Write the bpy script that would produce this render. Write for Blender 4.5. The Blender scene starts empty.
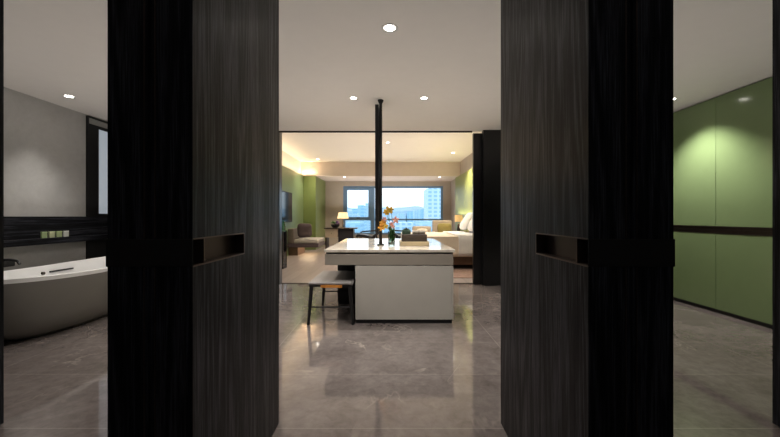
import bpy, bmesh, math, random
from mathutils import Vector, Matrix, noise
random.seed(7)
PI = math.pi; R = math.radians
sc = bpy.context.scene
col = sc.collection
H = 1.12          # eye height
F = 350.0         # focal length in pixels of a 780 px wide frame

# ---------------------------------------------------------------- camera, world, exposure
cd = bpy.data.cameras.new('camera'); cam = bpy.data.objects.new('camera', cd); col.objects.link(cam)
cam.location = (0, 0, H); cam.rotation_euler = (PI/2, 0, 0)
cd.sensor_width = 36; cd.lens = F/780*36; cd.shift_x = 1/780; cd.shift_y = -2/780
cd.clip_start = 0.02; cd.clip_end = 5000
sc.camera = cam
sc.view_settings.view_transform = 'Standard'; sc.view_settings.look = 'None'
sc.view_settings.exposure = 0.0; sc.view_settings.gamma = 1.0; sc.view_settings.use_curve_mapping = False
w = bpy.data.worlds.new('world'); sc.world = w; w.use_nodes = True
nt = w.node_tree; bg = nt.nodes['Background']
tc = nt.nodes.new('ShaderNodeTexCoord'); sx = nt.nodes.new('ShaderNodeSeparateXYZ'); cr = nt.nodes.new('ShaderNodeValToRGB')
nt.links.new(tc.outputs['Generated'], sx.inputs[0]); nt.links.new(sx.outputs['Z'], cr.inputs[0]); nt.links.new(cr.outputs[0], bg.inputs[0])
cr.color_ramp.elements[0].position = 0.0; cr.color_ramp.elements[0].color = (.60, .76, .90, 1)
cr.color_ramp.elements[1].position = 0.12; cr.color_ramp.elements[1].color = (.90, .93, .98, 1)
bg.inputs[1].default_value = 1.95

def light(name, kind, loc, energy, color=(1, .86, .68), rot=(0, 0, 0), size=.05, spot=None, blend=.6, size_y=None, parent=None):
    d = bpy.data.lights.new(name, kind); o = bpy.data.objects.new(name, d); col.objects.link(o)
    d.energy = energy; d.color = color
    if kind == 'AREA':
        d.size = size
        if size_y: d.shape = 'RECTANGLE'; d.size_y = size_y
    else: d.shadow_soft_size = size
    if kind == 'SPOT': d.spot_size = spot; d.spot_blend = blend
    o.location = loc; o.rotation_euler = rot
    if parent: o.parent = parent; o.location = Vector(loc) - parent.location
    return o
WARM = (1, .86, .70); NEUT = (1, .94, .87)
# daylight portal in the bedroom window opening
p = light('daylight_portal', 'AREA', (.15, 13.72, 1.36), 1, (1, 1, 1), (-PI/2, 0, 0), 3.85, size_y=1.9)
p.data.cycles.is_portal = True
# added upward fill with no fixture, brightens both ceilings and the bulkhead
up = light('ceiling_fill', 'AREA', (-.2, 3.3, 1.22), 27, (1, .96, .92), (PI, 0, 0), 7.8, size_y=4.2); up.data.spread = R(150)
up = light('bedroom_ceiling_fill', 'AREA', (-.3, 8.9, 1.5), 42, (1, .90, .78), (PI, 0, 0), 4.6, size_y=5.0); up.data.spread = R(130)
up = light('bulkhead_fill', 'AREA', (-.2, 12.7, 1.4), 24, (1, .92, .84), (PI, 0, 0), 4.2, size_y=1.5); up.data.spread = R(150)
# warm cove strips on top of the bedroom panelling
light('lobby_fill', 'POINT', (.3, -.6, 1.9), 3, (.9, .95, 1), size=.1)  # unseen fill added behind the camera, lifts the black door fronts
light('cove_strip_left', 'AREA', (-2.84, 9.3, 2.53), 15, (1, .78, .50), (PI, 0, 0), .05, size_y=5.0)
light('cove_strip_box', 'AREA', (-2.68, 11.70, 2.53), 3, (1, .74, .42), (PI*.96, 0, 0), .44, size_y=.05)
light('headboard_strip', 'AREA', (2.27, 9.5, 1.18), 14, (1, .90, .42), (PI, 0, 0), .04, size_y=4.6)
light('daybed_strip', 'AREA', (-2.40, 10.45, .225), 4, (1, .72, .42), (0, 0, 0), .4, size_y=.9)

# ---------------------------------------------------------------- helpers
def mat(name, color, rough=.5, metal=0, **kw):
    m = bpy.data.materials.new(name); m.use_nodes = True
    b = m.node_tree.nodes['Principled BSDF']
    b.inputs['Base Color'].default_value = (*color, 1); b.inputs['Roughness'].default_value = rough; b.inputs['Metallic'].default_value = metal
    if 'spec' in kw: b.inputs['Specular IOR Level'].default_value = kw['spec']
    if 'coat' in kw: b.inputs['Coat Weight'].default_value = kw['coat']; b.inputs['Coat Roughness'].default_value = kw.get('coat_rough', .05)
    if 'emit' in kw: b.inputs['Emission Color'].default_value = (*kw['emit'], 1); b.inputs['Emission Strength'].default_value = kw['strength']
    if 'sheen' in kw: b.inputs['Sheen Weight'].default_value = kw['sheen']
    return m
def nodes(m): return m.node_tree.nodes, m.node_tree.links, m.node_tree.nodes['Principled BSDF']
def coords(m, scale=(1, 1, 1), rot=(0, 0, 0), loc=(0, 0, 0)):
    N, L, b = nodes(m)
    t = N.new('ShaderNodeTexCoord'); mp = N.new('ShaderNodeMapping')
    mp.inputs['Scale'].default_value = scale; mp.inputs['Rotation'].default_value = rot; mp.inputs['Location'].default_value = loc
    L.new(t.outputs['Object'], mp.inputs[0]); return mp.outputs[0]
def noise_tex(m, vec, scale=5, detail=4, rough=.5, dist=0):
    N, L, b = nodes(m); n = N.new('ShaderNodeTexNoise')
    n.inputs['Scale'].default_value = scale; n.inputs['Detail'].default_value = detail; n.inputs['Roughness'].default_value = rough; n.inputs['Distortion'].default_value = dist
    L.new(vec, n.inputs['Vector']); return n.outputs[0]
def ramp(m, fac, stops):
    N, L, b = nodes(m); r = N.new('ShaderNodeValToRGB'); e = r.color_ramp.elements
    while len(e) < len(stops): e.new(.5)
    for k, (p_, c) in enumerate(stops): e[k].position = p_; e[k].color = (*c, 1) if len(c) == 3 else c
    L.new(fac, r.inputs[0]); return r.outputs[0]
def mix(m, fac, a, b_, mode='MIX'):
    N, L, b = nodes(m); x = N.new('ShaderNodeMix'); x.data_type = 'RGBA'; x.blend_type = mode
    for s, v in ((0, fac), (6, a), (7, b_)):
        if isinstance(v, (int, float)): x.inputs[s].default_value = v
        elif isinstance(v, tuple): x.inputs[s].default_value = (*v, 1)
        else: L.new(v, x.inputs[s])
    return x.outputs[2]
def bump(m, h, strength=.2, dist=.002):
    N, L, b = nodes(m); n = N.new('ShaderNodeBump'); n.inputs['Strength'].default_value = strength; n.inputs['Distance'].default_value = dist
    L.new(h, n.inputs['Height']); L.new(n.outputs[0], b.inputs['Normal'])
def fabric(name, c, amp=.12, scale=60, rough=.9, spec=.2):
    m = mat(name, c, rough, spec=spec, sheen=.15); N, L, b = nodes(m)
    v = coords(m); n = noise_tex(m, v, scale, 3)
    c1 = tuple(x*(1-amp) for x in c); c2 = tuple(min(1, x*(1+amp)) for x in c)
    L.new(ramp(m, n, [(.3, c1), (.7, c2)]), b.inputs[0]); bump(m, n, .3, .002); return m
def plain(name, c, rough=.5, metal=0, amp=.05, scale=8, **kw):
    m = mat(name, c, rough, metal, **kw); N, L, b = nodes(m)
    n = noise_tex(m, coords(m), scale, 3)
    L.new(ramp(m, n, [(.3, tuple(x*(1-amp) for x in c)), (.7, tuple(min(1, x*(1+amp)) for x in c))]), b.inputs[0]); return m

def new(): return bmesh.new()
def box(bm, x0, x1, y0, y1, z0, z1, bev=0, seg=2):
    r = bmesh.ops.create_cube(bm, size=1)
    vs = r['verts']
    for v in vs:
        v.co = Vector(((x0+x1)/2 + v.co.x*(x1-x0), (y0+y1)/2 + v.co.y*(y1-y0), (z0+z1)/2 + v.co.z*(z1-z0)))
    if bev > 0:
        es = list({e for v in vs for e in v.link_edges})
        bmesh.ops.bevel(bm, geom=es, offset=bev, segments=seg, affect='EDGES', profile=.5)
    return bm
def lathe(bm, prof, c, n=24, axis=None):
    """prof: (radius, z) list from the bottom up, c: centre"""
    rings = []
    for r, z in prof:
        if r < 1e-6: rings.append([bm.verts.new((c[0], c[1], c[2]+z))])
        else: rings.append([bm.verts.new((c[0]+r*math.cos(2*PI*k/n), c[1]+r*math.sin(2*PI*k/n), c[2]+z)) for k in range(n)])
    for a, b in zip(rings, rings[1:]):
        if len(a) == 1 and len(b) == 1: continue
        for k in range(n):
            q = (k+1) % n
            if len(a) == 1: bm.faces.new((a[0], b[q], b[k]))
            elif len(b) == 1: bm.faces.new((a[k], a[q], b[0]))
            else: bm.faces.new((a[k], a[q], b[q], b[k]))
    return bm
def tube(bm, pts, r, n=8, r2=None):
    pts = [Vector(p_) for p_ in pts]; rings = []
    for i, p_ in enumerate(pts):
        t = (pts[min(i+1, len(pts)-1)] - pts[max(i-1, 0)]).normalized()
        up = Vector((0, 0, 1)) if abs(t.z) < .95 else Vector((1, 0, 0))
        a = t.cross(up).normalized(); b = a.cross(t).normalized()
        rr = r if r2 is None else r + (r2-r)*i/(len(pts)-1)
        rings.append([bm.verts.new(p_ + a*rr*math.cos(2*PI*k/n) + b*rr*math.sin(2*PI*k/n)) for k in range(n)])
    for a, b in zip(rings, rings[1:]):
        for k in range(n): bm.faces.new((a[k], a[(k+1) % n], b[(k+1) % n], b[k]))
    bm.faces.new(rings[0][::-1]); bm.faces.new(rings[-1]); return bm
def pillow(bm, c, sx, sy, sz, rot=(0, 0, 0), e=.45, nu=32, nv=14, wr=.0):
    """superellipsoid cushion: square outline, thin rim"""
    R = Matrix.Rotation(rot[2], 3, 'Z') @ Matrix.Rotation(rot[1], 3, 'Y') @ Matrix.Rotation(rot[0], 3, 'X')
    sp = lambda t, p_: math.copysign(abs(t)**p_, t)
    rings = []
    for j in range(nv+1):
        ph = -PI/2 + PI*j/nv; row = []
        for k in range(nu):
            th = 2*PI*k/nu
            x = sp(math.cos(th), e)*sp(math.cos(ph), .7); y = sp(math.sin(th), e)*sp(math.cos(ph), .7)
            z = math.sin(ph)*(1-.45*min(1, (x*x*y*y)))
            p_ = Vector((x*sx/2, y*sy/2, z*sz/2))
            if wr: p_ += noise.noise_vector(p_*9)*wr
            row.append(bm.verts.new(R @ p_ + Vector(c)))
            if j in (0, nv): break
        rings.append(row)
    for a, b in zip(rings, rings[1:]):
        for k in range(nu):
            q = (k+1) % nu
            if len(a) == 1: bm.faces.new((a[0], b[q], b[k]))
            elif len(b) == 1: bm.faces.new((a[k], a[q], b[0]))
            else: bm.faces.new((a[k], a[q], b[q], b[k]))
    return bm
def obj(name, bm, m, parent=None, smooth=False, origin=None, label=None):
    root = parent
    while root is not None and root.parent is not None: root = root.parent
    if root is not None: off = Vector(root.location)
    elif origin is not None: off = Vector(origin)
    else:
        cs = [v.co for v in bm.verts]
        off = Vector(((min(c.x for c in cs)+max(c.x for c in cs))/2, (min(c.y for c in cs)+max(c.y for c in cs))/2, min(c.z for c in cs)))
    bmesh.ops.translate(bm, verts=bm.verts, vec=-off)
    bmesh.ops.recalc_face_normals(bm, faces=bm.faces)
    me = bpy.data.meshes.new(name); bm.to_mesh(me); bm.free()
    me.materials.append(m)
    for f in me.polygons: f.use_smooth = smooth
    o = bpy.data.objects.new(name, me); col.objects.link(o)
    if smooth:
        try:
            me.set_sharp_from_angle(angle=R(40))
        except Exception: pass
    if parent is not None: o.parent = parent
    else: o.location = off
    if label: o['label'] = label
    return o
def thing(name, label, cat, loc, group=None):
    o = bpy.data.objects.new(name, None); col.objects.link(o); o.location = loc; o.empty_display_size = .1
    o['label'] = label; o['category'] = cat
    if group: o['group'] = group
    return o
def tag(o, label, cat, group=None, kind=None):
    o['label'] = label; o['category'] = cat
    if group: o['group'] = group
    if kind: o['kind'] = kind
    return o
def struct(name, bm, m, label=None, parent=None, origin=(0, 0, 0)):
    o = obj(name, bm, m, parent, origin=origin)
    if parent is None:
        o['kind'] = 'structure'
        if label: o['label'] = label
    return o

# ---------------------------------------------------------------- materials
M = {}
M['ceil'] = plain('ceiling_paint', (.74, .70, .655), .9, amp=.01)
M['ceil_bed'] = plain('bedroom_ceiling_paint', (.78, .72, .66), .9, amp=.01)
M['wall_beige'] = plain('beige_wallpaper', (.50, .44, .39), .8, amp=.05, scale=3)
M['trim_dark'] = plain('dark_bronze_trim', (.05, .038, .03), .45, .5)
M['black_lacquer'] = plain('black_gloss_panel', (.008, .008, .009), .28)
M['black'] = plain('matt_black', (.010, .010, .011), .5)
M['bronze'] = plain('dark_bronze', (.11, .082, .072), .33, .85)
M['bronze_edge'] = plain('bronze_edge', (.22, .165, .145), .3, .9)
def wood_black(nm='black_oak_veneer', q=0):
    S = (lambda a, b, c: (a, b, c)) if not q else (lambda a, b, c: (a, c, a))
    m = mat(nm, (.02, .02, .021), .42, spec=.13); N, L, b = nodes(m)
    # cathedral figure: rings of a stretched field
    v1 = coords(m, S(5.5, 5.5, .32)); big = noise_tex(m, v1, 1.0, 2, .45, .3)
    mu = N.new('ShaderNodeMath'); mu.operation = 'MULTIPLY'; mu.inputs[1].default_value = 70; L.new(big, mu.inputs[0])
    si = N.new('ShaderNodeMath'); si.operation = 'SINE'; L.new(mu.outputs[0], si.inputs[0])
    v2 = coords(m, S(260, 260, 7)); fine = noise_tex(m, v2, 1.0, 5, .65)
    v3 = coords(m, S(110, 110, 2.2)); mid = noise_tex(m, v3, 1.0, 4, .6)
    ad = N.new('ShaderNodeMath'); ad.operation = 'MULTIPLY_ADD'; L.new(si.outputs[0], ad.inputs[0]); ad.inputs[1].default_value = .10; L.new(fine, ad.inputs[2])
    ad2 = N.new('ShaderNodeMath'); ad2.operation = 'MULTIPLY_ADD'; L.new(mid, ad2.inputs[0]); ad2.inputs[1].default_value = .55; L.new(ad.outputs[0], ad2.inputs[2])
    L.new(ramp(m, ad2.outputs[0], [(.55, (.003, .003, .004)), (.78, (.012, .0125, .016)), (1.0, (.055, .058, .072))]), b.inputs[0])
    L.new(ramp(m, ad2.outputs[0], [(.5, (.5, .5, .5)), (1.0, (.32, .32, .32))]), b.inputs['Roughness'])
    bump(m, ad2.outputs[0], .55, .0012); return m
M['oak'] = wood_black(); M['oak_h'] = wood_black('black_oak_horizontal', 1)
def marble(name, ca, cb, cc, rough=.12, tile=None, vein=(.42, .36, .32), coat=0, spec=.5, vscale=1.0, mott=.42):
    m = mat(name, ca, rough, spec=spec); N, L, b = nodes(m)
    v = coords(m, (1, 1, 1)); n1 = noise_tex(m, v, 1.6, 8, .62, .6)
    base = ramp(m, n1, [(.3, ca), (.5, cb), (.72, cc)])
    n3 = noise_tex(m, v, 14, 6, .7, .4); base = mix(m, mott, base, ramp(m, n3, [(.3, tuple(x*.5 for x in cb)), (.7, tuple(min(1, x*1.6) for x in cb))]))
    vm = coords(m, (1, .55, 1), (0, 0, R(38))); n2 = noise_tex(m, vm, 1.3*vscale, 5, .55, 1.2)
    f = ramp(m, n2, [(.487, (0, 0, 0)), (.5, (1, 1, 1)), (.513, (0, 0, 0))])
    n4 = noise_tex(m, v, 2.2, 3); f2 = mix(m, 1.0, f, ramp(m, n4, [(.48, (0, 0, 0)), (.7, (.6, .6, .6))]), 'MULTIPLY')
    base = mix(m, f2, base, vein)
    if tile:
        s = N.new('ShaderNodeSeparateXYZ'); g = N.new('ShaderNodeNewGeometry'); L.new(g.outputs['Position'], s.inputs[0])
        def line(out, off, per):
            a = N.new('ShaderNodeMath'); a.operation = 'SUBTRACT'; L.new(out, a.inputs[0]); a.inputs[1].default_value = off - per*40
            c = N.new('ShaderNodeMath'); c.operation = 'MODULO'; L.new(a.outputs[0], c.inputs[0]); c.inputs[1].default_value = per
            d = N.new('ShaderNodeMath'); d.operation = 'LESS_THAN'; L.new(c.outputs[0], d.inputs[0]); d.inputs[1].default_value = .0035
            return d.outputs[0]
        ly = line(s.outputs['Y'], 1.849, tile[1]); lx = line(s.outputs['X'], -.95, tile[0])
        mx = N.new('ShaderNodeMath'); mx.operation = 'MAXIMUM'; L.new(ly, mx.inputs[0]); L.new(lx, mx.inputs[1])
        sc_ = N.new('ShaderNodeMath'); sc_.operation = 'MULTIPLY'; L.new(mx.outputs[0], sc_.inputs[0]); sc_.inputs[1].default_value = .55
        base = mix(m, sc_.outputs[0], base, (.42, .37, .33))
    L.new(base, b.inputs[0]); return m
M['floor'] = marble('grey_brown_marble_floor', (.085, .070, .066), (.160, .136, .128), (.25, .218, .206), .055, tile=(1.9, .635), spec=.75)
M['top'] = marble('cream_marble_top', (.66, .55, .42), (.78, .69, .57), (.85, .79, .70), .07, vein=(.50, .36, .24), spec=.9)
M['stone'] = marble('pale_grey_stone_wall', (.42, .415, .405), (.47, .465, .455), (.53, .525, .515), .5, vein=(.40, .38, .36), spec=.3, mott=.08)
M['green'] = plain('sage_green_lacquer', (.185, .255, .12), .15, amp=.02, spec=.5)
M['green2'] = plain('olive_green_wall_panel', (.19, .25, .085), .34, amp=.03)
M['green3'] = plain('soft_green_wall_panel', (.20, .285, .15), .34, amp=.03)
M['white_tub'] = plain('white_solid_surface', (.88, .88, .88), .3, amp=.01)
M['tub_out'] = plain('taupe_tub_shell', (.20, .19, .175), .33, amp=.02)
M['grey_cab'] = plain('warm_grey_lacquer', (.55, .525, .475), .38, amp=.02)
M['grey_apron'] = plain('taupe_lacquer_drawer', (.33, .295, .25), .38, amp=.02)
M['leather_dark'] = fabric('charcoal_leather', (.23, .215, .21), .1, 40, .45, .5)
M['leather_tan'] = plain('tan_leather', (.62, .24, .04), .45)
M['linen_white'] = fabric('white_bed_linen', (.80, .80, .80), .03, 12)
M['cream'] = fabric('cream_bedspread', (.74, .66, .55), .04, 12)
M['beige_fab'] = fabric('beige_upholstery', (.55, .46, .37), .08)
M['olive_fab'] = fabric('olive_velvet', (.28, .23, .08), .15)
M['grey_fab'] = fabric('light_grey_upholstery', (.46, .43, .41), .1)
M['plum_fab'] = fabric('plum_grey_cushion', (.10, .075, .085), .2)
M['taupe_fab'] = fabric('taupe_upholstery', (.17, .145, .13), .15)
M['dark_fab'] = fabric('dark_lounge_leather', (.035, .035, .042), .15, 40, .4)
M['headboard'] = fabric('blue_grey_headboard', (.12, .13, .19), .2)
M['shade'] = mat('lamp_shade_lit', (.9, .8, .6), .8, emit=(1, .70, .36), strength=1.0)
M['shade2'] = mat('amber_lamp_shade_lit', (.8, .6, .3), .8, emit=(1, .55, .20), strength=.42)
M['lens'] = mat('downlight_lens_lit', (1, 1, 1), .5, emit=(1, .94, .84), strength=22)
M['trimwhite'] = plain('white_downlight_ring', (.62, .60, .57), .4)
M['alu'] = plain('blue_grey_window_frame', (.17, .30, .50), .4, 0)
M['brownwood'] = plain('walnut_bed_base', (.14, .085, .055), .4, amp=.2)
M['leaf'] = plain('green_leaf', (.06, .17, .04), .4, amp=.3, scale=30)
M['purple'] = plain('purple_leaf', (.12, .06, .22), .5, amp=.3, scale=30)
M['yellowp'] = plain('yellow_orchid_petal', (.78, .50, .07), .5, amp=.15, scale=60)
M['pinkp'] = plain('pink_orchid_petal', (.80, .38, .30), .5, amp=.15, scale=60)
M['orangep'] = plain('orange_orchid_petal', (.85, .42, .06), .5, amp=.15, scale=60)
M['frost'] = mat('frosted_pane_lit', (.5, .52, .55), .6)
def thin_glass(name, tint=(1, 1, 1), refl=.08, rough=.02):
    m = bpy.data.materials.new(name); m.use_nodes = True; N = m.node_tree.nodes; L = m.node_tree.links
    N.remove(N['Principled BSDF']); out = N['Material Output']
    t = N.new('ShaderNodeBsdfTransparent'); t.inputs[0].default_value = (*tint, 1)
    g = N.new('ShaderNodeBsdfGlossy'); g.inputs['Roughness'].default_value = rough
    f = N.new('ShaderNodeFresnel'); f.inputs[0].default_value = 1.45
    x = N.new('ShaderNodeMixShader'); L.new(f.outputs[0], x.inputs[0]); L.new(t.outputs[0], x.inputs[1]); L.new(g.outputs[0], x.inputs[2]); L.new(x.outputs[0], out.inputs[0])
    return m
M['pane'] = thin_glass('window_glass', (.95, .985, 1.0))
M['vglass'] = thin_glass('clear_vase_glass', (.88, .95, .91))
M['gglass'] = thin_glass('green_tinted_glass', (.72, .86, .80))
def wood_floor():
    m = mat('greyed_oak_planks', (.3, .24, .22), .33); N, L, b = nodes(m)
    v = coords(m, (1, 1, 1), (0, 0, PI/2)); br = N.new('ShaderNodeTexBrick')
    br.inputs['Scale'].default_value = 1; br.inputs['Mortar Size'].default_value = .003; br.inputs['Brick Width'].default_value = 1.6; br.inputs['Row Height'].default_value = .19
    br.inputs['Color1'].default_value = (.29, .24, .235, 1); br.inputs['Color2'].default_value = (.37, .315, .305, 1); br.inputs['Mortar'].default_value = (.12, .09, .08, 1)
    L.new(v, br.inputs['Vector'])
    n = noise_tex(m, coords(m, (40, 1.5, 1)), 1, 5)
    L.new(mix(m, .35, br.outputs[0], ramp(m, n, [(.3, (.22, .18, .175)), (.7, (.44, .385, .37))])), b.inputs[0]); return m
M['wood'] = wood_floor()
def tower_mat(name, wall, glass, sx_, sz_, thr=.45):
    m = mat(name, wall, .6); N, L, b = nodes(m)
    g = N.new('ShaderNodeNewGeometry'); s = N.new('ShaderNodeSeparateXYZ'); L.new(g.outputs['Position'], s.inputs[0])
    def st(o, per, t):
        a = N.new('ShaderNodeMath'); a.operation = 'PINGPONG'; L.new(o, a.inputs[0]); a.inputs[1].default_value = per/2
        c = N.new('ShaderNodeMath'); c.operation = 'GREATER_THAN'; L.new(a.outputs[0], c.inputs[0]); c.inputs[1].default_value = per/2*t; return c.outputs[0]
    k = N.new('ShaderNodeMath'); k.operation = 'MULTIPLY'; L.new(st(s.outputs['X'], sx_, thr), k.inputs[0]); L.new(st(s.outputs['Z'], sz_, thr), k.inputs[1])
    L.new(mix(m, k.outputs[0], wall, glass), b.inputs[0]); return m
M['tower'] = tower_mat('hazy_tower_facade', (.55, .72, .84), (.30, .53, .70), 5, 3.6, .38)  # distance haze is put into the pale blue colours of these facades
M['block1'] = tower_mat('hazy_blue_block_facade', (.34, .58, .76), (.25, .49, .68), 9, 4)
M['block2'] = tower_mat('hazy_grey_block_facade', (.42, .63, .78), (.33, .54, .70), 6, 4)
M['hill'] = plain('distant_hill', (.30, .46, .62), .9, amp=.1, scale=.01)  # hill and ground colours carry painted haze too
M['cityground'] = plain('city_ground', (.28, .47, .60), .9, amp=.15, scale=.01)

# ---------------------------------------------------------------- structure
ZC = 2.517; YP = 5.75; YB = 11.8; YW = 13.6; ZB = 2.957; ZS = 2.485
XL, XR = -4.15, 3.8; XBL, XBR = -2.97, 2.35
struct('floor', box(new(), XL-.1, XR+.6, -3, 5.88, -.1, 0), M['floor'], 'polished grey brown marble floor in large tiles')
struct('floor_bedroom', box(new(), XL-.1, XR+.6, 5.88, YW+.2, -.1, 0), M['wood'], 'grey washed plank floor of the bedroom')
struct('ceiling', box(new(), XL-.1, XR+.6, -3, YP, ZC, ZC+.5), M['ceil'], 'flat greige ceiling over the vanity and dressing area')
struct('ceiling_bedroom', box(new(), XL-.1, XR+.6, YP+.001, YW+.2, ZB, ZB+.06), M['ceil_bed'], 'raised warm white ceiling of the bedroom')
bm = box(new(), XBL-.1, XBR+.2, YB, YW+.1, ZS, ZB)
struct('trim_1', bm, plain('bulkhead_paint', (.66, .57, .51), .9, amp=.02), 'lowered beige bulkhead in front of the window')
struct('trim_2', box(new(), -1.8, 1.36, YP-.04, YP, ZC-.022, ZC-.001), M['trim_dark'], 'thin dark sliding track under the ceiling edge')
struct('trim_3', box(new(), -1.8, 1.40, 5.84, 5.885, 0, .006), M['trim_dark'], 'thin dark threshold between marble and planks')
struct('wall_left', box(new(), XL-.1, XL, -3, YP, 0, ZC), M['stone'], 'pale grey stone bathroom wall')
struct('wall_right', box(new(), XR+.58, XR+.68, -3, YP, 0, ZC), M['wall_beige'])
struct('wall_rear', box(new(), XL-.1, XR+.68, -3.1, -3, 0, ZC), M['wall_beige'])
struct('wall_partition_left', box(new(), XL-.1, -1.80, YP, YP+.14, 0, ZB), M['black_lacquer'], 'black partition wall left of the bedroom opening')
struct('door_5', box(new(), 1.385, 1.56, YP+.0, YP+.06, .008, ZC-.03), M['black_lacquer'], 'narrow edge of the black sliding door right of the bedroom opening')
bm = box(new(), 1.525, XR+.68, YP-.10, YP+.0, 0, ZC); box(bm, 1.56, XR+.68, YP, YP+.13, 0, ZC)
struct('wall_partition_right', bm, M['black_lacquer'], 'black glossy partition wall right of the bedroom opening')
struct('wall_bedroom_left', box(new(), XBL-.08, XBL, YP+.14, YW, 0, ZB), M['ceil_bed'])
struct('wall_bedroom_right', box(new(), XBR+.05, XBR+.13, YP+.14, YW, 0, ZB), M['wall_beige'])
# window wall with its opening
wx0, wx1, wz0, wz1 = -1.78, 2.10, .42, 2.30
bm = new(); box(bm, XBL-.1, wx0, YW, YW+.2, 0, ZB); box(bm, wx1, XBR+.2, YW, YW+.2, 0, ZB); box(bm, wx0, wx1, YW, YW+.2, 0, wz0); box(bm, wx0, wx1, YW, YW+.2, wz1, ZB)
struct('wall_back', bm, M['wall_beige'], 'beige wall around the wide bedroom window')
wn = struct('window_1', box(box(box(box(new(), wx0, wx0+.08, YW+.02, YW+.12, wz0, wz1), wx1-.08, wx1, YW+.02, YW+.12, wz0, wz1), wx0+.08, wx1-.08, YW+.02, YW+.12, wz1-.07, wz1), wx0+.08, wx1-.08, YW+.02, YW+.12, wz0, wz0+.07), M['alu'], 'wide bedroom window with blue grey metal frame')
struct('mullion', box(new(), -.72, -.56, YW+.0, YW+.13, wz0+.07, wz1-.07), M['alu'], parent=wn)
struct('transom', box(box(new(), wx0+.08, -.72, YW+.02, YW+.12, .97, 1.04), -.56, wx1-.08, YW+.02, YW+.12, .97, 1.03), M['alu'], parent=wn)
struct('casement', box(box(box(box(new(), -1.70, -1.63, YW+.0, YW+.10, 1.04, 2.23), -.80, -.72, YW, YW+.10, 1.04, 2.23), -1.63, -.80, YW, YW+.10, 1.04, 1.10), -1.63, -.80, YW, YW+.10, 2.15, 2.23), M['alu'], parent=wn)
struct('handle', box(new(), -1.26, -1.13, YW-.04, YW, 1.055, 1.085, .004), M['trim_dark'], parent=wn)
for x0, x1, z0, z1 in ((-1.63, -.80, 1.10, 2.15), (-1.70, -.72, .49, .97), (-.56, 2.02, 1.03, 2.23), (-.56, 2.02, .49, .97)):
    struct('pane', box(new(), x0, x1, YW+.06, YW+.066, z0, z1), M['pane'], parent=wn)
# bathroom: black timber dado with ledge, framed frosted window
dado = struct('trim_4', box(new(), XL, XL+.02, 1.0, YP, .79, 1.12), M['oak_h'], 'black timber wall band above the bathtub')
struct('ledge', box(new(), XL+.02, XL+.09, 1.0, YP, .79, .862, .003), M['oak_h'], parent=dado)
struct('wall_panel', box(box(box(box(new(), XL, XL+.03, 4.79, 4.97, 1.12, 2.40), XL, XL+.03, 4.97, YP, 2.36, 2.40), XL, XL+.03, 4.79, 4.81, 2.40, 2.50), XL, XL+.03, 4.81, YP, 2.487, 2.50), M['black'], 'narrow black panel beside the frosted pane')
struct('wall_panel_lower', box(new(), XL, XL+.02, 4.79, YP, 0, .79), M['black'], 'black panel under the timber band')
N_, L_, b_ = nodes(M['frost'])
wn2 = struct('window_2', box(new(), XL, XL+.02, 4.97, YP, 1.12, 1.16), M['black'], 'narrow frosted bathroom window in a black frame')
b_.inputs['Emission Color'].default_value = (.62, .72, .82, 1); b_.inputs['Emission Strength'].default_value = .34
struct('pane', box(new(), XL, XL+.012, 4.97, YP, 1.16, 2.36), M['frost'], parent=wn2)

# bedroom green panelling
g1 = tag(obj('wall_panelling', box(new(), XBL, XBL+.08, YP+.14, YB+.0, 0, 2.50), M['green3']), 'smooth green wall panelling behind the television', 'wall panel')
g2 = tag(obj('wardrobe_column', box(new(), XBL, -2.47, YB, YW-.001, 0, ZS), M['green2']), 'tall olive green boxed column beside the beige wall', 'column')
g1['kind'] = 'structure'; g2['kind'] = 'structure'
bm = new()
for k, (a, b) in enumerate(((YP+.14, 7.5), (7.506, 9.5), (9.506, 10.9), (10.906, 12.40))): box(bm, XBR, XBR+.05, a, b, 0, ZS)
g3 = tag(obj('headboard_panelling', bm, plain('yellow_green_wall_panel', (.27, .31, .09), .4, amp=.03)), 'green wall panelling lit above the bed head', 'wall panel'); g3['kind'] = 'structure'
for n_, o_ in (('wall_panel_green_left', g1), ('wall_column_green', g2), ('wall_panel_green_right', g3)): o_.name = n_; del o_['category']

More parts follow.
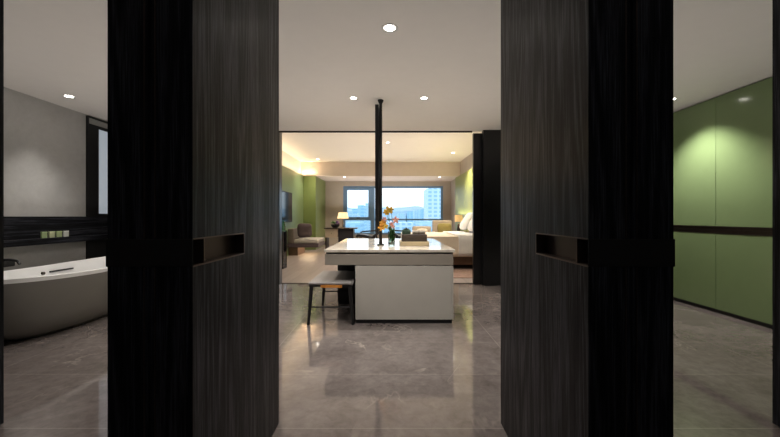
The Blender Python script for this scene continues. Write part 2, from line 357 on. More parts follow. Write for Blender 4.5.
# ---------------------------------------------------------------- the four black pivot doors
def door(name, xf, s, label):
    """xf: X of the face that looks into the passage, s: +1 when the body lies to the right of it"""
    y0, y1, th = 1.057, 1.885, .257
    hz0, hz1, hy1, dp = .969, 1.052, 1.431, .04
    X = lambda t: xf + s*t
    def bx(bm, t0, t1, *a, **k): a0, a1 = sorted((X(t0), X(t1))); return box(bm, a0, a1, *a, **k)
    bm = new(); zt = ZC-.006; mid = th/2; g = .006
    for t0, t1, sg in ((0, mid-g, 0), (mid+g, th, 1)):
        bx(bm, t0, t1, y0, y1, .008, hz0); bx(bm, t0, t1, y0, y1, hz1, zt)
        if sg == 0: bx(bm, t0+dp, t1, y0, hy1, hz0, hz1)
        else: bx(bm, t0, t1-dp, y0, hy1, hz0, hz1)
        bx(bm, t0, t1, hy1, y1, hz0, hz1)
    bx(bm, mid-g, mid+g, y0+.012, y1-.01, .008, zt)
    d = obj(name, bm, M['oak'], origin=(X(mid), y0, 0)); d['kind'] = 'structure'; d['label'] = label
    # edge stiles on the end face
    for t0, t1 in ((.020, .024), (mid-.018, mid-.0145), (mid+.0145, mid+.018)):
        obj('edge_strip', bx(new(), t0, t1, y0-.003, y0, .01, hz0-.004), M['bronze'] if t0 > .03 else M['black'], d)
    obj('edge_strip', bx(new(), mid-.018, mid-.0145, y0-.003, y0, hz1+.004, zt), M['bronze'], d)
    obj('edge_strip', bx(new(), mid+.0145, mid+.018, y0-.003, y0, hz1+.004, zt), M['bronze'], d)
    for f in (0, 1):
        T = (lambda t: t) if f == 0 else (lambda t: th-t)
        def fb(bm, t0, t1, *a, **k): q = sorted((T(t0), T(t1))); return bx(bm, q[0], q[1], *a, **k)
        bm = new(); e = .003
        fb(bm, dp-e, dp, y0, hy1, hz0, hz1)                      # back
        fb(bm, 0, dp-e, y0, hy1, hz0, hz0+e); fb(bm, 0, dp-e, y0, hy1, hz1-e, hz1)   # floor, roof
        fb(bm, 0, dp-e, hy1-e, hy1, hz0+e, hz1-e)
        h = obj('recessed_handle', bm, M['bronze'], d, label='recessed dark bronze pull handle')
        obj('divider', fb(new(), -.001, dp-e, y0+.062, y0+.068, hz0+e, hz1-e), M['bronze_edge'], h)
        obj('handle_rim', fb(fb(fb(new(), -.0015, .0, y0, hy1, hz0-.002, hz0+.002), -.0015, .0, y0, hy1, hz1-.002, hz1+.002), -.0015, 0, hy1-.002, hy1+.002, hz0, hz1), M['bronze_edge'], h)
    obj('handle_plate', bx(new(), -.002, th+.002, y0-.005, y0-.001, hz0, hz1, bev=.001, seg=1), M['black'], d, label='black plate wrapping the door edge')
    return d
door('door_1', -.593, -1, 'left black oak pivot door beside the central passage')
door('door_2', .602, 1, 'right black oak pivot door beside the central passage')
door('door_3', -2.075, -1, 'black oak door at the left picture edge before the bathtub')
door('door_4', 2.065, 1, 'black oak door at the right picture edge before the green cabinets')

# ---------------------------------------------------------------- downlights
def downlight(x, y, z, label, group, energy, r=.05, spot=105, color=NEUT, blend=.75):
    t = thing('downlight', label, 'ceiling light', (x, y, z), group)
    obj('ring', lathe(new(), [(r*.74, -.001), (r*1.12, -.004), (r*1.12, .0), (r*.74, .0), (r*.74, -.001)], (x, y, z), 28), M['trimwhite'], t, True)
    obj('lens', lathe(new(), [(0, -.0012), (r*.73, -.0012)], (x, y, z), 28), M['lens'], t)
    light('downlight_beam', 'SPOT', (x, y, z-.02), energy, color, (0, 0, 0), .03, R(spot), blend, parent=t)
    return t
G = 'recessed downlights'
downlight(0.005, 2.594, ZC, 'largest round downlight, in the ceiling nearest above the passage', G, 130, .056)
downlight(-.42, 4.13, ZC, 'small round downlight left of the ceiling rod', G, 90, .048)
downlight(.413, 4.13, ZC, 'small round downlight right of the ceiling rod', G, 90, .048)
downlight(-3.72, 4.07, ZC, 'small round downlight over the bathtub', G, 70, .055, 75, blend=1.0)
downlight(3.37, 4.17, ZC, 'small round downlight in front of the green cabinets', G, 165, .05, 112)
downlight(-.03, 8.69, ZB, 'bedroom downlight nearest the opening, right of the rod', G, 250, .05, color=WARM, spot=120)
downlight(-2.28, 11.2, ZB, 'bedroom downlight above the daybed and olive column', G, 90, .05, color=WARM, spot=120)
downlight(1.85, 10.1, ZB, 'bedroom downlight above the bed', G, 260, .05, color=WARM, spot=120)
downlight(-1.54, 12.1, ZS, 'bulkhead downlight above the left window frame', G, 60, .05, color=WARM)
downlight(1.75, 12.1, ZS, 'bulkhead downlight above the beige armchair', G, 60, .05, color=WARM)
# added spots with no fixture, fill for the passage and the two side rooms
for x, y in ((-2.9, 2.4), (2.6, 2.4), (0, 5.1), (-2.5, 4.3), (-1.5, 3.4), (-1.5, 3.4)):
    light('fill_beam', 'SPOT', (x, y, ZC-.02), 40, NEUT, (0, 0, 0), .03, R(110), .8)

light('bedroom_fill_beam', 'SPOT', (1.2, 6.35, ZB-.02), 110, WARM, (0, 0, 0), .03, R(120), .8)  # added spot with no fixture, brightens the near side of the bed
light('bedroom_fill_beam', 'SPOT', (-1.4, 6.8, ZB-.02), 90, WARM, (0, 0, 0), .03, R(120), .8)  # second added spot, fill for the left of the bedroom
# ---------------------------------------------------------------- green cabinets on the right
def cabinet(a, b, label):
    t = thing('tall_cabinet', label, 'cabinet', (XR+.3, (a+b)/2, 0), 'tall green cabinets')
    obj('body', box(box(new(), XR+.025, XR+.57, a, b, .045, ZC-.012), XR+.025, XR+.05, a, b, .045, ZC-.012), M['black'], t)
    obj('plinth', box(new(), XR+.02, XR+.5, a, b, 0, .045), M['black'], t)
    g = .0025
    obj('upper_door', box(new(), XR, XR+.022, a+g, b-g, 1.008, ZC-.012, .0015), M['green'], t)
    obj('lower_door', box(new(), XR, XR+.022, a+g, b-g, .045, .922, .0015), M['green'], t)
    h = obj('handle_channel', box(new(), XR+.018, XR+.024, a, b, .922, 1.008), M['bronze'], t, label='dark bronze recessed handle strip')
    obj('lip', box(new(), XR-.004, XR+.018, a, b, .997, 1.006), M['trim_dark'], h); obj('lip', box(new(), XR-.004, XR+.018, a, b, .96, .966), M['trim_dark'], h)
    obj('lip', box(new(), XR-.004, XR+.018, a, b, .923, .930), M['trim_dark'], h)
cabinet(3.37, 4.07, 'nearer green lacquer cabinet carrying the round light reflection')
cabinet(4.07, 4.77, 'farther green lacquer cabinet beside the right black door')
struct('wall_cabinet_end', box(new(), XR+.02, XR+.58, 4.772, YP-.1, 0, ZC), M['green'], 'green panelled wall beyond the cabinets')
struct('wall_cabinet_front', box(new(), XR+.02, XR+.58, -3, 3.368, 0, ZC), M['green'], 'green panelled wall before the cabinets')

# ---------------------------------------------------------------- bathtub
def tub():
    cx, cy, zr = -3.42, 3.82, .575
    t = thing('bathtub', 'freestanding oval bathtub, taupe outside and white inside', 'bathtub', (cx, cy, 0))
    def ring(bm, a, b, z, n=64, lift=0):
        e = .80; out = []
        for k in range(n):
            th = 2*PI*k/n; c, s = math.cos(th), math.sin(th)
            x = math.copysign(abs(c)**e, c)*a; y = math.copysign(abs(s)**e, s)*b
            out.append(bm.verts.new((cx+x, cy+y, z + lift*(y/b)**2)))
        return out
    def loft(bm, rs, cap0=False, cap1=False):
        for a, b in zip(rs, rs[1:]):
            n = len(a)
            for k in range(n): bm.faces.new((a[k], a[(k+1) % n], b[(k+1) % n], b[k]))
        if cap0: bm.faces.new(rs[0][::-1])
        if cap1: bm.faces.new(rs[-1])
    A, B, LF = .42, 1.06, .035
    bm = new(); prof = [(.60, .0), (.70, .03), (.80, .10), (.885, .20), (.945, .32), (.985, .45), (.997, .535)]
    loft(bm, [ring(bm, A*(s - .06*(s < .8)), B*s, z, lift=LF*z/.57) for s, z in prof], True)
    obj('outer_shell', bm, M['tub_out'], t, True)
    bm = new()
    rs = [ring(bm, A*.997, B*.997, .535, lift=LF*.94), ring(bm, A*1.002, B*1.001, .57, lift=LF), ring(bm, A*.99, B*.995, zr, lift=LF), ring(bm, A*.955, B*.98, zr, lift=LF), ring(bm, A*.94, B*.972, .565, lift=LF),
          ring(bm, A*.90, B*.93, .45, lift=LF*.8), ring(bm, A*.85, B*.86, .30, lift=LF*.5), ring(bm, A*.74, B*.75, .16), ring(bm, A*.60, B*.64, .125), ring(bm, A*.2, B*.2, .12)]
    loft(bm, rs, False, True)
    obj('basin', bm, M['white_tub'], t, True, label='white inner basin and rim')
    # overflow slot and control on the inner far wall
    xw = cx - A*.915
    obj('overflow_slot', box(new(), xw-.02, xw+.02, 3.92, 4.20, .492, .508, .002), M['black'], t)
    bm = lathe(new(), [(0, 0), (.016, 0), (.016, .03), (0, .03)], (0, 0, 0), 20)
    bmesh.ops.rotate(bm, verts=bm.verts, cent=(0, 0, 0), matrix=Matrix.Rotation(PI/2, 3, 'Y'))
    bmesh.ops.translate(bm, verts=bm.verts, vec=(xw-.01, 3.84, .497))
    obj('drain_control', bm, M['trim_dark'], t)
tub()
t = thing('tub_filler', 'black tap standing behind the bathtub at the left', 'tap', (-3.95, 3.55, 0))
obj('riser', tube(new(), [(-3.95, 3.55, 0), (-3.95, 3.55, .66)], .016, 12), M['black'], t, True)
obj('spout', tube(new(), [(-3.95, 3.55, .655), (-3.9, 3.55, .68), (-3.84, 3.55, .68), (-3.77, 3.55, .67), (-3.745, 3.55, .635)], .013, 12), M['black'], t, True)
obj('mixer_body', box(new(), -3.975, -3.925, 3.42, 3.68, .60, .66, .01), M['black'], t, True)
obj('base_flange', lathe(new(), [(0, 0), (.04, 0), (.04, .008), (0, .008)], (-3.95, 3.55, 0), 20), M['black'], t)
cols = [((.40, .52, .27), 'light green'), ((.58, .62, .38), 'pale yellow green'), ((.45, .54, .28), 'olive green'), ((.62, .64, .60), 'white')]
labs = ['light green toiletry box, leftmost on the ledge', 'pale yellow green toiletry box, second from the left on the ledge', 'olive toiletry box, third from the left on the ledge', 'whitish toiletry box, rightmost on the ledge']
for k, ((c, n_), lb) in enumerate(zip(cols, labs)):
    y = 4.175 + k*.094
    t = thing('toiletry_box', lb, 'box', (XL+.034, y, .8625), 'toiletry boxes on the black ledge')
    obj('carton', box(new(), XL+.024, XL+.044, y-.033, y+.033, .8625, .925, .003), plain('carton_'+n_.replace(' ', '_'), c, .6, amp=.08, scale=40), t)
    obj('lid', box(new(), XL+.023, XL+.045, y-.034, y+.034, .925, .938, .002), plain('lid_'+n_.replace(' ', '_'), tuple(min(1, x*1.25) for x in c), .6), t)

# ---------------------------------------------------------------- island
t = thing('vanity_island', 'marble topped grey vanity island in the middle of the room', 'island', (0, 4.5, 0))
yf, yb = 3.66, 5.50
obj('countertop', box(new(), -.675, .692, yf-.01, yb, .745, .775, .004), M['top'], t)
obj('shadow_gap', box(new(), -.66, .672, yf+.012, yb-.02, .727, .745), M['black'], t)
dr = obj('drawer_front', box(new(), -.672, .672, yf, yf+.02, .612, .727, .002), M['grey_apron'], t, label='taupe drawer apron')
obj('apron_box', box(new(), -.672, .672, yf+.0205, yb-.02, .612, .727), M['grey_apron'], t)
obj('front_panel', box(new(), -.352, .653, yf, yf+.02, .042, .605, .002), M['grey_cab'], t)
obj('side_panel', box(new(), .655, .674, yf, yb-.02, .042, .605, .002), M['grey_cab'], t)
obj('cabinet_body', box(box(new(), -.348, .654, yf+.021, yb-.03, .04, .611), -.655, -.348, 4.46, yb-.03, .04, .611), M['black'], t)
obj('plinth', box(box(new(), -.345, .66, yf+.012, yb-.04, 0, .04), -.65, -.34, 4.47, yb-.04, 0, .04), M['black'], t)

# swivelling mirror on a ceiling rod, seen edge on
t = thing('rod_mirror', 'tall black framed mirror seen edge on, hung on a floor to ceiling black rod', 'mirror', (-.10, 4.2, .775))
obj('rod', tube(new(), [(-.10, 4.2, .776), (-.10, 4.2, ZC-.002)], .019, 14), M['black'], t, True)
obj('ceiling_flange', lathe(new(), [(.02, -.04), (.032, -.02), (.036, 0), (0, 0)], (-.10, 4.2, ZC-.001), 20), M['black'], t, True)
obj('counter_flange', lathe(new(), [(0, 0), (.042, 0), (.042, .012), (.022, .016), (.02, .05)], (-.10, 4.2, .776), 20), M['black'], t, True)
fr = obj('frame', box(box(box(box(new(), -.163, -.121, 4.09, 4.12, .93, 2.43), -.163, -.121, 4.47, 4.50, .93, 2.43), -.163, -.121, 4.12, 4.47, .93, .96), -.163, -.121, 4.12, 4.47, 2.40, 2.43), M['black'], t)
obj('mirror_glass', box(new(), -.157, -.127, 4.12, 4.47, .96, 2.40), mat('mirror_silver', (.85, .85, .86), .02, 1), t)
obj('hinge', box(new(), -.121, -.10, 4.18, 4.22, 1.2, 1.26), M['black'], t); obj('hinge', box(new(), -.121, -.10, 4.18, 4.22, 2.1, 2.16), M['black'], t)

# stool half under the overhang
t = thing('bench_stool', 'low black legged bench with charcoal seat and tan strap under the island overhang', 'stool', (-.62, 4.05, 0))
bx0, bx1, by0, by1 = -.835, -.375, 3.61, 4.42
obj('seat', box(new(), bx0, bx1, by0, by1, .411, .437, .011, 3), M['leather_dark'], t, True)
obj('seat_frame', box(box(box(box(new(), bx0+.01, bx1-.01, by0+.01, by0+.03, .392, .410), bx0+.01, bx1-.01, by1-.03, by1-.01, .392, .410), bx0+.01, bx0+.03, by0+.03, by1-.03, .392, .410), bx1-.03, bx1-.01, by0+.03, by1-.03, .392, .410), M['black'], t)
for sx_, xa, xb in ((-1, bx0+.03, bx0-.0), (1, bx1-.03, bx1+.0)):
    for ya, yb2 in ((by0+.03, by0+.01), (by1-.03, by1-.01)):
        obj('leg', tube(new(), [(xa, ya, .40), (xb, yb2, 0)], .021, 8, .015), M['black'], t, True)
for ya in (by0+.022, by1-.022):
    obj('stretcher', tube(new(), [(bx0+.012, ya, .18), (bx1-.012, ya, .18)], .008, 8), M['black'], t, True)
obj('strap', box(new(), bx0+.13, bx1-.11, by0-.004, by0+.008, .385, .412, .002), M['leather_tan'], t, label='tan leather strap')

# ---- things on the countertop
ZT = .7755
t = thing('flower_vase', 'clear glass vase of yellow and pink orchids on the marble countertop', 'vase', (.03, 4.10, ZT))
vx, vy = .03, 4.10
obj('glass', lathe(new(), [(0, 0), (.036, 0), (.038, .02), (.040, .17), (.0375, .17), (.0355, .02), (0, .012)], (vx, vy, ZT), 24), M['vglass'], t, True)
bm = new()
for k in range(12):
    a = k*2.4; pillow(bm, (vx+.02*math.cos(a), vy+.02*math.sin(a), ZT+.022+.012*(k % 3)), .02, .018, .016, e=.9, nu=10, nv=6)
obj('pebbles', bm, plain('pale_pebble', (.55, .52, .46), .5, amp=.3, scale=60), t, True)
def pt(px, py, y=4.0): return Vector(((px-389)*y/F, y, H-(py-216.5)*y/F))
fl = [(388.5, 210.5, 'yellowp', .052), (386, 212, 'yellowp', .036), (391, 209.5, 'yellowp', .034), (383, 223, 'orangep', .042), (381.5, 227.5, 'orangep', .042), (384.5, 219, 'pinkp', .03), (395.7, 220, 'pinkp', .042), (391.5, 224, 'pinkp', .028), (385.5, 226, 'yellowp', .034), (393.0, 226.5, 'pinkp', .026)]
for i, (px, py, mm, r) in enumerate(fl):
    c = pt(px, py, 3.99 + .02*math.sin(i*2.1))
    base = Vector((vx+.01*math.cos(i), vy+.01*math.sin(i), ZT+.03)); top = Vector((vx+.02*(i % 3-1), vy, ZT+.17))
    st = obj('stem', tube(new(), [base, top, (top+c)/2+Vector((0, 0, .02)), c], .0028, 6), M['leaf'], t, True)
    bm = new(); ax = random.uniform(0, 6)
    for k in range(5):
        a = ax + k*2*PI/5
        pillow(bm, c + Vector((math.cos(a)*r*.55, -.006+.004*(k % 2), math.sin(a)*r*.55)), r*.95, .008, r*.62, rot=(0, -a, 0), e=1, nu=12, nv=6)
    pillow(bm, c+Vector((0, -.012, 0)), r*.3, r*.3, r*.3, e=1, nu=8, nv=6)
    obj('blossom', bm, M[mm], t, True)
bm = new()
for k in range(9):
    a = k*2.4; c = Vector((vx+.022*math.cos(a), vy+.022*math.sin(a), ZT+.08+.012*k))
    pillow(bm, c, .075, .012, .028, rot=(.4*math.sin(k), -PI/2+.5*math.cos(a), a), e=1, nu=12, nv=6)
obj('leaves', bm, M['leaf'], t, True)

t = thing('wooden_tray', 'pale cream rectangular tray lying on the marble countertop', 'tray', (.28, 4.15, ZT))
tm = plain('pale_cream_tray', (.68, .56, .36), .4, amp=.1)
obj('base', box(new(), .13, .47, 4.08, 4.40, ZT, ZT+.045, .003), tm, t)
obj('rim', box(box(box(box(new(), .13, .47, 4.08, 4.092, ZT+.0452, ZT+.052), .13, .47, 4.388, 4.40, ZT+.0452, ZT+.052), .13, .142, 4.092, 4.388, ZT+.0452, ZT+.052), .458, .47, 4.092, 4.388, ZT+.0452, ZT+.052), tm, t)
t = thing('storage_box', 'dark brown leather box standing on the cream tray', 'box', (.305, 4.26, ZT+.0455))
bmn = plain('dark_brown_leather', (.085, .065, .058), .45, amp=.1)
obj('body', box(new(), .155, .452, 4.15, 4.37, ZT+.0455, ZT+.103, .004), bmn, t); obj('lid', box(new(), .153, .454, 4.148, 4.372, ZT+.1035, ZT+.128, .005), bmn, t)
t = thing('glass_jar', 'small green glass jar on the left end of the brown box', 'jar', (.21, 4.26, ZT+.1285))
obj('jar_body', lathe(new(), [(0, 0), (.05, 0), (.055, .02), (.053, .05), (.045, .058), (0, .058)], (.21, 4.26, ZT+.1285), 24), plain('green_ceramic_glass', (.12, .20, .15), .15), t, True)
obj('jar_lid', lathe(new(), [(0, 0), (.035, 0), (.035, .010), (.008, .013), (.01, .022), (0, .024)], (.21, 4.26, ZT+.187), 20), M['black'], t, True)
t = thing('rolled_towel', 'rolled cream hand towel lying on the brown box', 'towel', (.36, 4.26, ZT+.1285))
obj('roll', tube(new(), [(.285, 4.26, ZT+.153), (.29, 4.26, ZT+.153), (.435, 4.26, ZT+.153), (.44, 4.26, ZT+.153)], .024, 16), M['cream'], t, True)
obj('band', tube(new(), [(.352, 4.26, ZT+.153), (.372, 4.26, ZT+.153)], .0247, 16), M['beige_fab'], t, True)

# ---------------------------------------------------------------- bedroom, left side
t = thing('television', 'wide flat black television on the green wall', 'television', (-2.83, 9.6, .96))
obj('screen', box(new(), -2.845, -2.84, 8.93, 10.26, .985, 1.785), mat('screen_glass', (.012, .014, .018), .08), t)
obj('housing', box(new(), -2.878, -2.846, 8.9, 10.29, .96, 1.81, .004), M['black'], t)
obj('wall_bracket', box(new(), -2.889, -2.879, 9.4, 9.8, 1.2, 1.6), M['black'], t)
t = thing('minibar_cabinet', 'low black framed glass cabinet along the green wall', 'cabinet', (-2.57, 7.58, 0))
fx, m0, m1 = -2.25, 7.45, 7.72
obj('base', box(new(), -2.885, fx, m0, m1, 0, .05), M['black'], t)
obj('top_board', box(new(), -2.885, fx, m0, m1, .80, .825, .003), M['gglass'], t, label='green tinted glass top')
for xx in (-2.885, fx-.02):
    for yy in (m0, m1-.02): obj('post', box(new(), xx, xx+.02, yy, yy+.02, .05, .80), M['bronze'], t)
obj('back_panel', box(new(), -2.864, fx-.021, m1-.012, m1-.004, .05, .80), plain('pale_green_back_glass', (.30, .42, .36), .12), t)
obj('glass_door', box(new(), -2.864, -2.57, m0+.005, m0+.012, .06, .79), M['gglass'], t); obj('glass_door', box(new(), -2.565, fx-.021, m0+.005, m0+.012, .06, .79), M['gglass'], t)
obj('glass_side', box(new(), fx-.012, fx-.005, m0+.021, m1-.021, .05, .79), M['gglass'], t)
for z_ in (.30, .55): obj('shelf', box(new(), -2.86, fx-.025, m0+.02, m1-.02, z_, z_+.02), M['grey_cab'], t)
for k, (yy, hh, lb) in enumerate(((7.60, .22, 'tall glass carafe on the far end of the glass cabinet'), (7.505, .15, 'short glass tumbler before the carafe on the glass cabinet'))):
    t = thing('carafe' if k == 0 else 'tumbler', lb, 'glass', (-2.30-.09*k, yy, .8255))
    obj('bowl', lathe(new(), [(0, 0), (.045, 0), (.05, hh*.4), (.03, hh*.8), (.035, hh), (.032, hh), (.027, hh*.8), (.046, hh*.4), (.041, .01), (0, .01)] if k == 0 else [(0, 0), (.035, 0), (.04, hh), (.037, hh), (.032, .01), (0, .01)], (-2.30-.09*k, yy, .8255), 20), M['gglass'], t, True)

t = thing('daybed', 'floating grey daybed with dark base against the green wall', 'sofa', (-2.45, 10.45, 0))
obj('recessed_base', box(new(), -2.885, -2.62, 10.05, 10.9, 0, .24), M['brownwood'], t)
obj('platform', box(new(), -2.885, -2.0, 9.92, 10.99, .24, .35, .01), M['plum_fab'], t)
obj('seat_cushion', box(new(), -2.70, -2.02, 9.94, 10.97, .3505, .47, .03, 3), M['grey_fab'], t, True)
obj('back_cushion', box(new(), -2.885, -2.705, 9.94, 10.97, .3505, .77, .035, 3), M['taupe_fab'], t, True)
o = tag(obj('scatter_cushion', pillow(new(), (-2.47, 10.25, .71), .42, .42, .18, rot=(R(78), 0, R(25)), wr=.012), M['plum_fab'], smooth=True), 'plum grey square scatter cushion leaning on the daybed', 'cushion')

t = thing('writing_desk', 'dark desk with a beige drawer block below the window', 'desk', (-1.55, 11.4, 0))
obj('desktop', box(new(), -2.07, -1.02, 11.1, 11.7, .725, .755, .004), M['trim_dark'], t)
obj('drawer_block', box(new(), -2.03, -1.64, 11.14, 11.66, .45, .724, .004), M['beige_fab'], t, label='beige drawer block')
dd = t.children[-1]
obj('drawer_knob', lathe(new(), [(0, 0), (.012, 0), (.012, .02), (0, .02)], (-1.83, 11.12, .58), 10), M['trim_dark'], dd)
obj('pedestal', box(new(), -1.62, -1.14, 11.18, 11.64, 0, .724, .004), M['dark_fab'], t)
obj('side_leg', box(new(), -2.03, -1.99, 11.14, 11.66, 0, .449), M['trim_dark'], t)
t = thing('desk_lamp', 'table lamp with glowing cream shade on the desk', 'lamp', (-1.50, 11.4, .7555))
obj('lamp_base', lathe(new(), [(0, 0), (.07, 0), (.07, .012), (.015, .02), (.012, .30), (0, .30)], (-1.50, 11.4, .7555), 20), M['bronze_edge'], t, True)
obj('lamp_shade', lathe(new(), [(.185, 0), (.14, .20), (.136, .20), (.181, 0)], (-1.50, 11.4, 1.055), 28), M['shade'], t, True)
light('bulb', 'POINT', (-1.50, 11.4, 1.13), 12, (1, .75, .45), size=.04, parent=t)
t = thing('plant_bowl', 'dark bowl of green and purple foliage on the desk', 'plant', (-1.74, 11.35, .7555))
obj('bowl', lathe(new(), [(0, 0), (.08, 0), (.14, .06), (.15, .11), (.142, .11), (.13, .06), (0, .03)], (-1.74, 11.35, .7555), 24), M['dark_fab'], t, True)
for s, mm, x_ in ((0, 'leaf', -.05), (1, 'purple', .06)):
    bm = new()
    for k in range(26):
        a = random.uniform(0, 6.28); e = random.uniform(.1, 1.4); rr = random.uniform(.05, .10)
        c = Vector((-1.74+x_+rr*math.cos(a)*math.cos(e), 11.35+rr*math.sin(a)*math.cos(e), .865+rr*math.sin(e)))
        pillow(bm, c, .07, .05, .02, rot=(random.uniform(-1, 1), -e, a), e=1, nu=8, nv=5)
    obj('foliage', bm, M[mm], t, True, label='green foliage' if s == 0 else 'purple foliage')

def lounge(x, y, flip, label):
    t = thing('lounge_chair', label, 'chair', (x, y, 0), 'dark lounge chairs by the window')
    s = -1 if flip else 1
    def sweep(name, pts, wd, thk, m):
        bm = new(); vs = []
        for i, (px, pz) in enumerate(pts):
            a = pts[max(i-1, 0)]; b = pts[min(i+1, len(pts)-1)]; d = Vector((b[0]-a[0], b[1]-a[1])).normalized(); nn = Vector((-d.y, d.x))
            vs.append([bm.verts.new((x+s*(px+nn.x*o_), y+q, pz+nn.y*o_)) for o_, q in ((0, -wd/2), (0, wd/2), (thk, wd/2), (thk, -wd/2))])
        for a, b in zip(vs, vs[1:]):
            for k in range(4): bm.faces.new((a[k], a[(k+1) % 4], b[(k+1) % 4], b[k]))
        bm.faces.new(vs[0][::-1]); bm.faces.new(vs[-1])
        return obj(name, bm, m, t, True)
    sweep('seat', [(-.42, .40), (-.38, .44), (-.2, .42), (0, .37), (.12, .36), (.2, .38)], .58, .09, M['dark_fab'])
    sweep('backrest', [(.14, .40), (.24, .47), (.34, .58), (.42, .70), (.45, .74)], .58, .085, M['dark_fab'])
    obj('leg', tube(new(), [(x-s*.32, y-.24, .43), (x-s*.30, y-.24, 0)], .013), M['black'], t); obj('leg', tube(new(), [(x-s*.32, y+.24, .43), (x-s*.30, y+.24, 0)], .013), M['black'], t)
    obj('leg', tube(new(), [(x+s*.22, y-.24, .46), (x+s*.32, y-.24, 0)], .013), M['black'], t); obj('leg', tube(new(), [(x+s*.22, y+.24, .46), (x+s*.32, y+.24, 0)], .013), M['black'], t)
    for q in (-.29, .29):
        obj('armrest', tube(new(), [(x-s*.36, y+q, .44), (x-s*.30, y+q, .60), (x+s*.25, y+q, .64), (x+s*.36, y+q, .62)], .014), M['black'], t, True)
lounge(-.65, 12.0, False, 'dark reclined lounge chair by the window, left of the rod')
lounge(.42, 12.1, True, 'dark lounge chair by the window, right of the orchids')

def armchair(x, y, sx_, topz, label, rz=0):
    t = thing('armchair', label, 'armchair', (x, y, 0))
    hw = sx_/2
    obj('seat', box(new(), x-hw+.09, x+hw-.09, y-.32, y+.22, .26, .44, .04, 3), M['beige_fab'], t, True)
    obj('backrest', box(new(), x-hw+.02, x+hw-.02, y+.22, y+.36, .26, topz, .05, 3), M['beige_fab'], t, True)
    for q in (-1, 1): 
        a = sorted((x+q*hw, x+q*(hw-.085))); obj('armrest', box(new(), a[0], a[1], y-.32, y+.22, .22, .62, .035, 3), M['beige_fab'], t, True)
    for qx in (-1, 1):
        for qy in (-.26, .28): obj('leg', tube(new(), [(x+qx*(hw-.06), y+qy, .255), (x+qx*(hw-.04), y+qy, 0)], .018, 8, .012), M['brownwood'], t)
armchair(1.80, 11.6, .70, .99, 'beige armchair with high back right of the window transom')
tag(obj('scatter_cushion', pillow(new(), (1.82, 11.50, .70), .46, .40, .16, rot=(R(76), 0, 0), wr=.01), M['olive_fab'], smooth=True), 'olive velvet cushion leaning in the beige armchair', 'cushion')
armchair(1.08, 11.3, .66, .80, 'low rounded beige tub chair behind the brown box')
tag(obj('scatter_cushion', pillow(new(), (1.06, 11.18, .60), .36, .28, .14, rot=(R(74), 0, 0), wr=.01), M['cream'], smooth=True), 'cream cushion in the low tub chair', 'cushion')

# ---------------------------------------------------------------- bed
t = thing('double_bed', 'large bed with white and cream linen on a brown base', 'bed', (1.3, 8.35, 0))
obj('bed_base', box(new(), .42, 2.20, 7.38, 9.32, .10, .30, .01), M['brownwood'], t)
for x_ in (.5, 2.1):
    for y_ in (7.5, 9.2): obj('leg', box(new(), x_-.03, x_+.03, y_-.03, y_+.03, .0125, .099), M['black'], t)
obj('mattress', box(new(), .40, 2.22, 7.37, 9.33, .301, .62, .05, 3), M['linen_white'], t, True)
bm = new(); n1, n2 = 40, 50; g = {}
def drape(u, v):
    x = .33 + u*1.42; y = 7.30 + v*2.10
    z = .70; ex = min(x-.33, 9, ); ey = min(y-7.30, 9.40-y); d = min(ex, ey)
    return x, y, z, d
xs = [.33]*7 + [.33+1.50*k/30 for k in range(1, 31)]; 
ysl = [7.30]*7 + [7.30+2.10*k/36 for k in range(1, 36)] + [9.40]*7
rows = []
for i, x in enumerate(xs):
    row = []
    for j, y in enumerate(ysl):
        dz = 0; 
        if i < 6: dz = max(dz, (6-i)/6*.42)
        if j < 6: dz = max(dz, (6-j)/6*.42)
        if j > len(ysl)-7: dz = max(dz, (j-len(ysl)+7)/6*.42)
        p_ = Vector((x, y, .70-dz)); nz = noise.noise(Vector((x*3, y*3, dz*3)))*.018
        flare = .04*dz
        if i < 6: p_.x -= flare + nz
        if j < 6: p_.y -= flare + nz
        if j > len(ysl)-7: p_.y += flare+nz
        p_.z += nz*.8 if dz == 0 else 0
        row.append(bm.verts.new(p_))
    rows.append(row)
for a, b in zip(rows, rows[1:]):
    for k in range(len(a)-1): bm.faces.new((a[k], a[k+1], b[k+1], b[k]))
o = obj('duvet', bm, M['cream'], t, True, label='cream bedspread'); md = o.modifiers.new('solid', 'SOLIDIFY'); md.thickness = .02; md.offset = -1
bm = new()
xs2 = [1.45+.55*k/12 for k in range(13)]; rows = []
for i, x in enumerate(xs2):
    row = []
    for j, y in enumerate(ysl):
        dz = 0
        if j < 6: dz = (6-j)/6*.43
        if j > len(ysl)-7: dz = (j-len(ysl)+7)/6*.43
        nz = noise.noise(Vector((x*5, y*4, dz*4)))*.012
        p_ = Vector((x, y, .728-dz+(nz if dz == 0 else 0)))
        if j < 6: p_.y -= .025+.04*dz + nz
        if j > len(ysl)-7: p_.y += .025+.04*dz+nz
        row.append(bm.verts.new(p_))
    rows.append(row)
for a, b in zip(rows, rows[1:]):
    for k in range(len(a)-1): bm.faces.new((a[k], a[k+1], b[k+1], b[k]))
o = obj('sheet_fold', bm, M['linen_white'], t, True, label='white turned down sheet'); md = o.modifiers.new('solid', 'SOLIDIFY'); md.thickness = .018; md.offset = -1
obj('headboard', box(new(), 2.225, 2.345, 6.9, 9.8, .1, 1.15, .015), M['headboard'], t, True, label='blue grey padded headboard')
for y_, lb in ((8.0, 'plump white pillow on the near side of the bed'), (8.95, 'plump white pillow on the far side of the bed')):
    tag(obj('pillow', pillow(new(), (2.0, y_, 1.0), .50, .72, .20, rot=(0, R(-58), 0), wr=.012), M['linen_white'], smooth=True), lb, 'pillow', 'white pillows on the bed')
t = thing('nightstand', 'small dark nightstand beyond the bed', 'nightstand', (2.0, 10.15, 0))
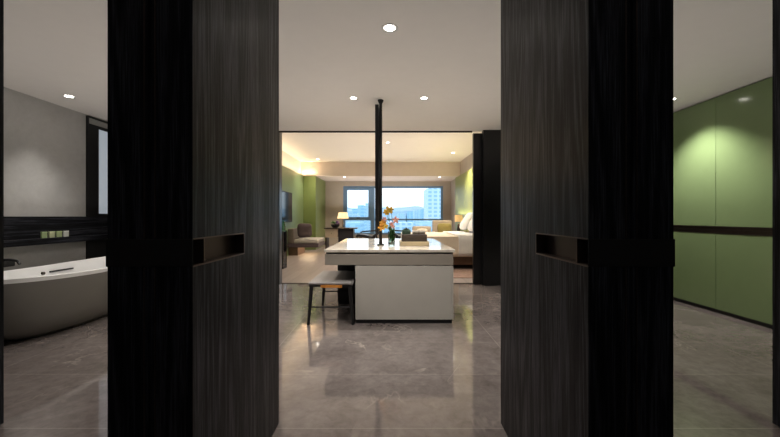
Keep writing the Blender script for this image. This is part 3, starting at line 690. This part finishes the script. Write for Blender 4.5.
obj('body', box(new(), 1.80, 2.30, 9.9, 10.4, .12, .58, .005), M['trim_dark'], t); obj('drawer', box(new(), 1.785, 1.80, 9.92, 10.38, .36, .56), M['brownwood'], t)
obj('foot', box(new(), 1.85, 2.27, 9.95, 10.35, 0, .12), M['black'], t)
t = thing('bedside_lamp', 'small table lamp with amber shade beside the headboard', 'lamp', (2.02, 10.15, .581))
obj('lamp_base', lathe(new(), [(0, 0), (.06, 0), (.06, .012), (.03, .03), (.05, .16), (.03, .30), (.01, .33), (0, .33)], (2.02, 10.15, .581), 20), M['trim_dark'], t, True)
obj('lamp_shade', lathe(new(), [(.11, 0), (.11, .19), (.107, .19), (.107, 0)], (2.02, 10.15, .97), 28), M['shade2'], t, True)
light('bulb', 'POINT', (2.02, 10.15, 1.06), 5, (1, .62, .28), size=.03, parent=t)
tag(obj('rug', box(new(), .1, 2.2, 6.35, 9.5, .0005, .012, .003), fabric('rose_beige_rug', (.36, .24, .20), .25, 14)), 'rose beige rug under the bed', 'rug')

# ---------------------------------------------------------------- city outside
ZG = -75
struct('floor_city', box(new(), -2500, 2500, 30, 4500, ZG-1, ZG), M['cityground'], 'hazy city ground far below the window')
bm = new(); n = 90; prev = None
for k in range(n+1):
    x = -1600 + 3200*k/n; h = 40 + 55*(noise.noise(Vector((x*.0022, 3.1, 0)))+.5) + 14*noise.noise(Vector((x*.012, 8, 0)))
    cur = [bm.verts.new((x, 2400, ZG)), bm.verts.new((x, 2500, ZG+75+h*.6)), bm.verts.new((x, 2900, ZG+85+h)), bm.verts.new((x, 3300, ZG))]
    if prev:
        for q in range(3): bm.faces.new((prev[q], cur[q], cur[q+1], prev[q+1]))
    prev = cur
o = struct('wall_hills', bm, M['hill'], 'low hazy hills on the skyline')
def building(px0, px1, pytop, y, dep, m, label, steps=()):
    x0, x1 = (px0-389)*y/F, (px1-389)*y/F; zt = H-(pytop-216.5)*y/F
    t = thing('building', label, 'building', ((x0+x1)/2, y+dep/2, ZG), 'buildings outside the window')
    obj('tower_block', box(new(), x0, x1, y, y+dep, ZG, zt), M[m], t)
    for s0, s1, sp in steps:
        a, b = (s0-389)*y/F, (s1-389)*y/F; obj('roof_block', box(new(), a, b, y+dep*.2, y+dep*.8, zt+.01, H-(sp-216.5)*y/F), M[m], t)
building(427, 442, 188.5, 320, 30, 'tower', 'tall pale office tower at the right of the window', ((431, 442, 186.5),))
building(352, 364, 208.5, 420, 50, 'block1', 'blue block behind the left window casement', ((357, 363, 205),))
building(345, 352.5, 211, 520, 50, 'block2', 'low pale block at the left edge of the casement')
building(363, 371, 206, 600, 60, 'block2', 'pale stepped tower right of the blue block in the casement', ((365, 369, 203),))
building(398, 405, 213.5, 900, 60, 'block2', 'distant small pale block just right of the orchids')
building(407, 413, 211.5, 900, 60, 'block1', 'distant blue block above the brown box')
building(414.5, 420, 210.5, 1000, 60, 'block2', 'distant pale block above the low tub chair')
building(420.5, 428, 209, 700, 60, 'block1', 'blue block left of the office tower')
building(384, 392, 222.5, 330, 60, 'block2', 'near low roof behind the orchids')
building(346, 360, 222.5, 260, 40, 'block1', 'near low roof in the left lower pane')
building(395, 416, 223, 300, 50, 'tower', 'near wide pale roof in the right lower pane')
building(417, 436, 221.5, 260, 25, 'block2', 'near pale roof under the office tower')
